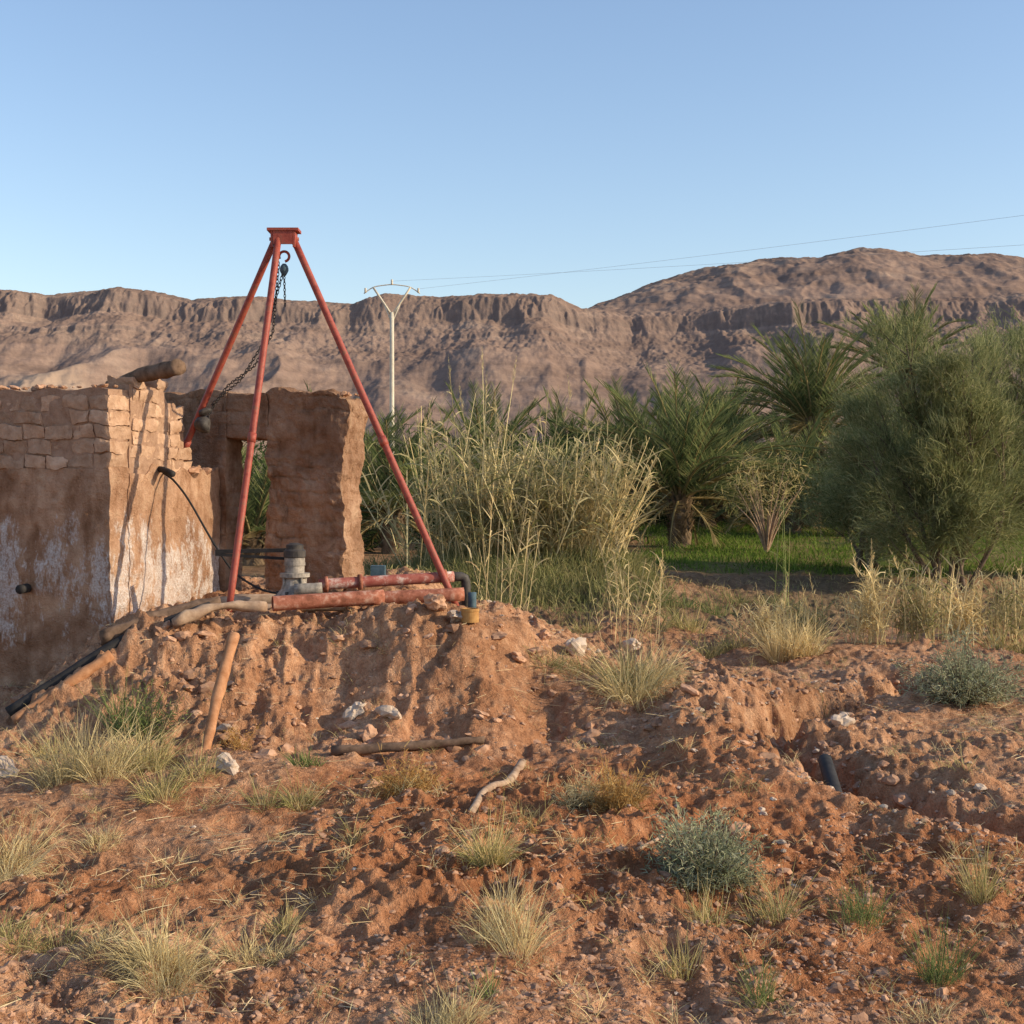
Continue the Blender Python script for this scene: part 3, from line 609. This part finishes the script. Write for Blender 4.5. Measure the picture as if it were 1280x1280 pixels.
# ---------------------------------------------------------------- pump and pipes
p=empty('well_pump');cx,cy=-2.25,14.5
def lathe(name,prof,mat,par,x=cx,y=cy,s=28):
    V=[];a=np.linspace(0,2*np.pi,s,endpoint=False)
    for r,z in prof:V.append(np.stack([x+r*np.cos(a),y+r*np.sin(a),np.full(s,z)],1))
    m=len(V);V=np.concatenate(V);i=np.arange(m-1)[:,None]*s;j=np.arange(s)[None];k=(j+1)%s
    return mk(name,V,np.stack([i+j,i+k,i+s+k,i+s+j],-1).reshape(-1,4),mat,par,False)
lathe('base',[(0.001,1.12),(.21,1.12),(.21,1.19),(.19,1.2),(.14,1.26),(.11,1.36),(.155,1.38),(.155,1.42),(.11,1.42),(.001,1.42)],M_iron,p)
lathe('motor',[(.10,1.42),(.10,1.5),(.11,1.5),(.11,1.53),(.105,1.53),(.105,1.58),(.001,1.58)],M_iron,p)
lathe('cap',[(.11,1.58),(.115,1.59),(.115,1.65),(.09,1.67),(.09,1.71),(.045,1.73),(.001,1.73)],M_dark,p)
for k in range(6):
    a=k*1.047+.2;V,F=tube(line((cx+.175*math.cos(a),cy+.175*math.sin(a),1.19),(cx+.175*math.cos(a),cy+.175*math.sin(a),1.235),3),.018,6);mk('bolt',V,F,M_dark,p)
for k in range(4):
    a=k*1.57+.7;V,F=tube(line((cx+.13*math.cos(a),cy+.13*math.sin(a),1.2),(cx+.13*math.cos(a),cy+.13*math.sin(a),1.39),3),.014,6);mk('stud',V,F,M_iron,p)
V,F=gbox(-.75,0,-.03,.03,-.02,.02,.1);V[:,2]+=.02*V[:,0];mk('drive_belt_upper',V+[cx-.1,cy+.15,1.65],F,M_black,p)
V,F=gbox(-.75,0,-.03,.03,-.014,.014,.1);V[:,2]-=.06*V[:,0];mk('drive_belt_lower',V+[cx-.1,cy+.15,1.56],F,M_black,p)
V,F=tube(line((cx+.02,cy-.17,1.26),(cx+.3,cy-.12,1.27),5),.06,14);mk('outlet',V,F,M_iron,p)
q=empty('discharge_pipe')
V,F=tube(line((-2.0,14.5,1.30),(-.62,14.85,1.36),14),.058,16);mk('pipe',V,F,M_pipew,q)
for tt in (.05,.3,.93):
    c=np.array([-2.0,14.5,1.30])*(1-tt)+np.array([-.62,14.85,1.36])*tt;d=nrm(np.array([1.38,.35,.06]));V,F=tube(line(c-d*.02,c+d*.02,3),.082,16);mk('flange',V,F,M_pipe,q)
V,F=tube(curve([(-.64,14.85,1.36),(-.49,14.9,1.36),(-.49,14.9,1.0)],10),.05,14);mk('elbow',V,F,M_dark,q)
V,F=tube(line((-.42,14.75,1.2),(-.42,14.75,1.0),4),.045,12);mk('coupling',V,F,M_blue,q)
def openpipe(name,a,b_,r,mat):
    a=np.array(a,float);b_=np.array(b_,float);d=nrm(b_-a);P=np.vstack([line(a,b_,10),line(b_,a,10)]);R=[r]*10+[r*.86]*10
    u=nrm(np.cross(d,[0,0,1.]));w=np.cross(d,u);s=20;V=[]
    an=np.linspace(0,2*np.pi,s,endpoint=False)
    for i in range(20):V.append(P[i]+R[i]*(np.cos(an)[:,None]*u+np.sin(an)[:,None]*w))
    V.append(V[0]);m=len(V);V=np.concatenate(V);i=np.arange(m-1)[:,None]*s;j=np.arange(s)[None];k=(j+1)%s
    return mk(name,V,np.stack([i+j,i+k,i+s+k,i+s+j],-1).reshape(-1,4),mat)
openpipe('rusted_pipe',(-2.36,13.8,1.16),(-1.3,14.15,1.2),.075,M_pipe)
openpipe('rusted_pipe',(-1.7,14.3,1.16),(-.5,14.5,1.20),.07,M_pipe)
for P,r in (([(-3.3,14.15,1.07),(-1.7,14.3,1.09)],.05),([(-3.1,14.75,1.1),(-1.5,14.95,1.12)],.06),([(-3.0,14.9,1.12),(-.7,15.3,1.13)],.05)):
    V,F=log(P,r,r,10);mk('timber_beam',V,F,M_wood)
V,F=gbox(-.08,.08,-.07,.07,0,.17,.05);mk('fuel_canister',V+[-1.52,15.9,1.25],F,M_blue)
V,F=tube(curve([(-3.86,15.45,2.47),(-3.72,15.3,2.42),(-3.5,15.1,2.2),(-3.2,14.9,1.75),(-2.95,14.8,1.4),(-2.6,14.6,1.22),(-2.3,14.45,1.2)],20),.012,6);mk('hose',V,F,M_black)
V,F=tube(curve([(-4.0,15.5,2.52),(-3.8,15.3,2.5),(-3.68,15.2,2.45)],8),.035,10);mk('wall_spout',V,F,M_black)
V,F=log([(-2.95,13.7,1.14),(-3.7,13.3,.86),(-4.6,12.8,.24)],.055,.06,16,12,.1);mk('black_pipe',V,F,M_black)
V,F=log([(-2.9,13.85,1.16),(-3.5,13.55,1.04),(-3.9,13.3,.88)],.075,.065,12,12,.3);mk('tree_trunk_pole',V,F,M_wooddk)
V,F=log([(-3.75,13.1,.74),(-4.5,12.65,.18)],.05,.055,12,12,.2);mk('tree_trunk_pole',V,F,M_woodr)
V,F=log([(-3.22,13.3,1.02),(-2.85,13.5,1.17),(-2.4,13.65,1.14)],.06,.04,12,10,.5);mk('wooden_branch',V,F,M_wood)
V,F=log([(-2.56,11.5,-.05),(-2.52,11.95,.5),(-2.46,12.4,1.0)],.04,.055,14,10,.25);mk('leaning_wooden_post',V,F,M_woodr)
def gl(pts,dz):return [(x,y,hz(x,y)+dz) for x,y in pts]
V,F=log(gl([(-.27,9.4),(-.2,10.0),(-.02,10.7),(.08,11.5)],.05),.025,.036,14,10,.35);mk('wooden_branch',V,F,M_wood)
V,F=log(gl([(-1.52,11.8),(-.9,11.82),(-.24,11.9)],.04),.045,.03,14,10,.35);mk('wooden_branch',V,F,M_wooddk)
V,F=log(gl([(.75,8.4),(.95,8.8)],.03),.012,.01,8,8,.3);mk('twig',V,F,M_wood)
openpipe('black_pipe_stub',(2.37,10.2,.02),(2.46,11.0,.16),.055,M_black)
z=hz(-.4,13.35);lathe('rusty_tin_can',[(.001,z),(.085,z),(.085,z+.1),(.09,z+.105),(.09,z+.13),(.075,z+.13),(.075,z+.03),(.001,z+.03)],M_tin,None,-.4,13.35)
# ---------------------------------------------------------------- utility pole
u=empty('utility_pole');px,py=-7.72,90
V,F=tube(line((px,py,1),(px,py,13.6),6),[.17,.16,.155,.15,.14,.13],10);mk('mast',V,F,M_pole,u)
J=np.array([px,py,13.4])
def bar(nm,a,b_,r,mt=M_pole):
    V,F=tube(line(a,b_,4),r,8);mk(nm,V,F,mt,u)
bar('arm_left',J,J+[-1.2,0,1.8],.07);bar('arm_right',J,J+[1.2,-.0,1.8],.07);bar('brace_left',J+[0,0,-.5],J+[-.5,0,.7],.045);bar('brace_right',J+[0,0,-.5],J+[.5,0,.7],.045)
V,F=tube(curve([J+[-1.8,0,1.4],J+[-1.2,0,1.85],J+[0,0,2.0],J+[1.2,0,1.85],J+[1.8,0,1.4]],16),.035,8);mk('crossbar',V,F,M_pole,u)
for dx in (-1.7,0,1.7):bar('insulator',J+[dx,0,1.45 if dx else 1.95],J+[dx,0,1.75 if dx else 2.3],.07)
wr=empty('power_lines')
for k,(a,d) in enumerate((((J+[1.7,0,1.7]),(21.9,60,14.2)),((J+[0,0,2.2]),(23.04,63,13.46)))):
    a=np.array(a);d=np.array(d);e2=a+(d-a)*1.7;P=line(a,e2,40);s=np.linspace(0,1,40);P[:,2]-=.9*4*s*(1-s)*.25
    V,F=tube(P,.0055,4,False);mk('wire_%d'%(k+1),V,F,M_wire,wr)
# ---------------------------------------------------------------- mountains
def T2(us,vs):return np.array([(u_-640)/1750 for u_ in us]),np.array([(610-v_)/1750 for v_ in vs])
ft,fe=T2([-900,-300,0,60,150,215,240,330,440,480,560,640,690,725,780,850,950,1050,1280,1600,2200],[430,380,361,369,361,370,374,372,379,368,370,368,368,384,388,384,380,374,370,372,400])
ht,he=T2([-900,700,780,830,880,930,980,1020,1050,1080,1110,1150,1200,1240,1280,1500,1800,2300],[440,420,382,362,348,341,335,335,328,323,325,331,332,331,337,345,365,420])
ta=np.r_[np.linspace(-1.4,-.42,60)[:-1],np.linspace(-.42,.42,1150),np.linspace(.42,1.4,60)[1:]]
ya=np.r_[np.linspace(620,1150,150)[:-1],np.linspace(1150,1340,170)[:-1],np.linspace(1340,2100,150)]
Tt,Yy=np.meshgrid(ta,ya,indexing='ij');Xx=Tt*Yy
cz=np.interp(Tt,ft,fe)*1275+2.3
hump=lambda q:np.clip(q*(1.15-q)*4,0,1)
rid=1-np.abs(fbm(Xx/130,Yy/300+3,o=3))*2.2
q0=(Yy-700)/575
dt=fbm(Xx/34+11,Yy/70,o=5,g=.6)
qq=q0+.07*(rid-.55)*hump(q0)+.022*dt+.018*fbm(Xx/80+4,Yy/160,o=3)
qq=qq+.014*(np.abs(fbm(Xx/14,Yy/30+5,o=4,g=.6))-.2)*ss((qq-.6)/.2)
steps=np.interp(qq,[-.2,0,.2,.5,.78,.83,.835,.88,.91,.918,.94,.97,1,2],[0,0,.09,.36,.68,.745,.765,.81,.85,.89,.965,.985,1,1.0])
sm=np.interp(qq,[-.2,0,.2,.5,.78,.88,.93,.97,1,2],[0,0,.09,.36,.68,.81,.91,.975,1,1.0])
mm=ss(.5+1.4*fbm(Xx/110+2,Yy/400,o=3))
zf=cz*(sm+(steps-sm)*(.3+.7*mm))
zf-=5*(np.abs(fbm(Xx/42+8,Yy/150,o=4)))*hump(q0)*(q0<.98)
zf+=1.1*fbm(Xx/14,Yy/14,o=4,g=.6)*ss(q0*3)+1.2*fbm(Xx/5,Yy/5,o=3)*ss((q0-.7)/.1)
# pale sandy slope low on the mountain flank, blended by colour only
spm=.8*ss(1.25-np.hypot((Xx+.33*Yy)/62,(Yy-955)/85)+.5*fbm(Xx/35,Yy/60,o=4,g=.6))
zf=zf+13*np.exp(-((Xx+.33*Yy)/48)**2-((Yy-965)/70)**2)*(1-.5*np.abs(fbm(Xx/25+3,Yy/60,o=4,g=.6)))
hc=np.interp(Tt,ht,he)*1900+2.3
s=np.clip((Yy-1340)/560,0,1)
zh=cz+(hc-cz)*np.sin(s*np.pi/2)**.9*(hc>cz)
zh=zh-(14*np.abs(fbm(Xx/70,Yy/150,o=5,g=.55))-2.5*fbm(Xx/16,Yy/25,o=3)*(s<.97))*(hc>cz)
zm=np.where(Yy>1340,np.where(hc>cz*1.02,np.maximum(zf,zh),zf-.02*(Yy-1340)),zf)
nA,nR=Tt.shape;i=np.arange(nA-1)[:,None]*nR+np.arange(nR-1)[None]
Fm=np.stack([i,i+nR,i+nR+1,i+1],-1).reshape(-1,4)
def mtn_mat():
    m,nt=newmat('hazy_mountain_rock');co=coords(nt)
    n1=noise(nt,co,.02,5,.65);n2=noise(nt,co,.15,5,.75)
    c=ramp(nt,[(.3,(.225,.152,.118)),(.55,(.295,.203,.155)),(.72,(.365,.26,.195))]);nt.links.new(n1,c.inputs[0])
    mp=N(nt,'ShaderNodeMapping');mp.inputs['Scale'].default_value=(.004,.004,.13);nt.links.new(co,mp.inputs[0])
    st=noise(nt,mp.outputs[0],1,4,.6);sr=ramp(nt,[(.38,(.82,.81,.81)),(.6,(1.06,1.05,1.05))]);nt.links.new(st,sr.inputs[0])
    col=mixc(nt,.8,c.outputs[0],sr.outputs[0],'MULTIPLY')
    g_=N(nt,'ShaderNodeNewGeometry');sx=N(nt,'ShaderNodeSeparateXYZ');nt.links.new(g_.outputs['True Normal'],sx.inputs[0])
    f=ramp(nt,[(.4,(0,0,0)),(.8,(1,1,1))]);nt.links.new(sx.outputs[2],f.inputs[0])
    col=mixc(nt,f.outputs[0],(.20,.148,.125),col)  # distance haze painted into the rock: steep cliff colour raised and cooled
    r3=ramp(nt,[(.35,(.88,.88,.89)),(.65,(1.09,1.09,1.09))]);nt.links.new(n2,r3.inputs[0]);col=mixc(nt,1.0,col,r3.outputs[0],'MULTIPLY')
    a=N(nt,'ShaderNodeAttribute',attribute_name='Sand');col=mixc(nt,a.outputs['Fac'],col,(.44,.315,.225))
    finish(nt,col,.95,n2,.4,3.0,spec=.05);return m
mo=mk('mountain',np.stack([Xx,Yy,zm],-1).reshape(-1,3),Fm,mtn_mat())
sa=mo.data.attributes.new('Sand','FLOAT','POINT');sa.data.foreach_set('value',np.clip(spm,0,1).ravel().astype(np.float32))
# ---------------------------------------------------------------- light, sky, camera
EL=math.radians(22.5);AZ=math.radians(101)
sd=Vector((math.sin(AZ)*math.cos(EL),math.cos(AZ)*math.cos(EL),math.sin(EL)))
sun=bpy.data.lights.new('sun','SUN');sun.energy=5.0;sun.angle=math.radians(.5);sun.color=(1,.84,.58)
so=bpy.data.objects.new('sun',sun);scene.collection.objects.link(so);so.rotation_euler=sd.to_track_quat('Z','Y').to_euler();so.location=(20,0,20)
w=bpy.data.worlds.new('World');scene.world=w;w.use_nodes=True;nt=w.node_tree;nt.nodes.clear()
sk=nt.nodes.new('ShaderNodeTexSky');sk.sky_type='NISHITA';sk.sun_disc=False;sk.sun_elevation=EL;sk.sun_rotation=AZ;sk.air_density=1.2;sk.dust_density=.8;sk.ozone_density=2.0;sk.altitude=300
tint=mixc(nt,1.0,sk.outputs[0],(1.34,1.30,1.36),'MULTIPLY')
bg=nt.nodes.new('ShaderNodeBackground');bg.inputs[1].default_value=.15;o=nt.nodes.new('ShaderNodeOutputWorld')
nt.links.new(tint,bg.inputs[0]);nt.links.new(bg.outputs[0],o.inputs[0])
cam=bpy.data.cameras.new('camera');co=bpy.data.objects.new('camera',cam);scene.collection.objects.link(co)
cam.sensor_width=36;cam.lens=36*1750/1280;cam.shift_y=-30/1280;cam.clip_start=.1;cam.clip_end=12000
co.location=(0,0,2.3);co.rotation_euler=(math.radians(90),0,0);scene.camera=co
scene.view_settings.view_transform='Standard';scene.view_settings.look='None';scene.view_settings.exposure=0
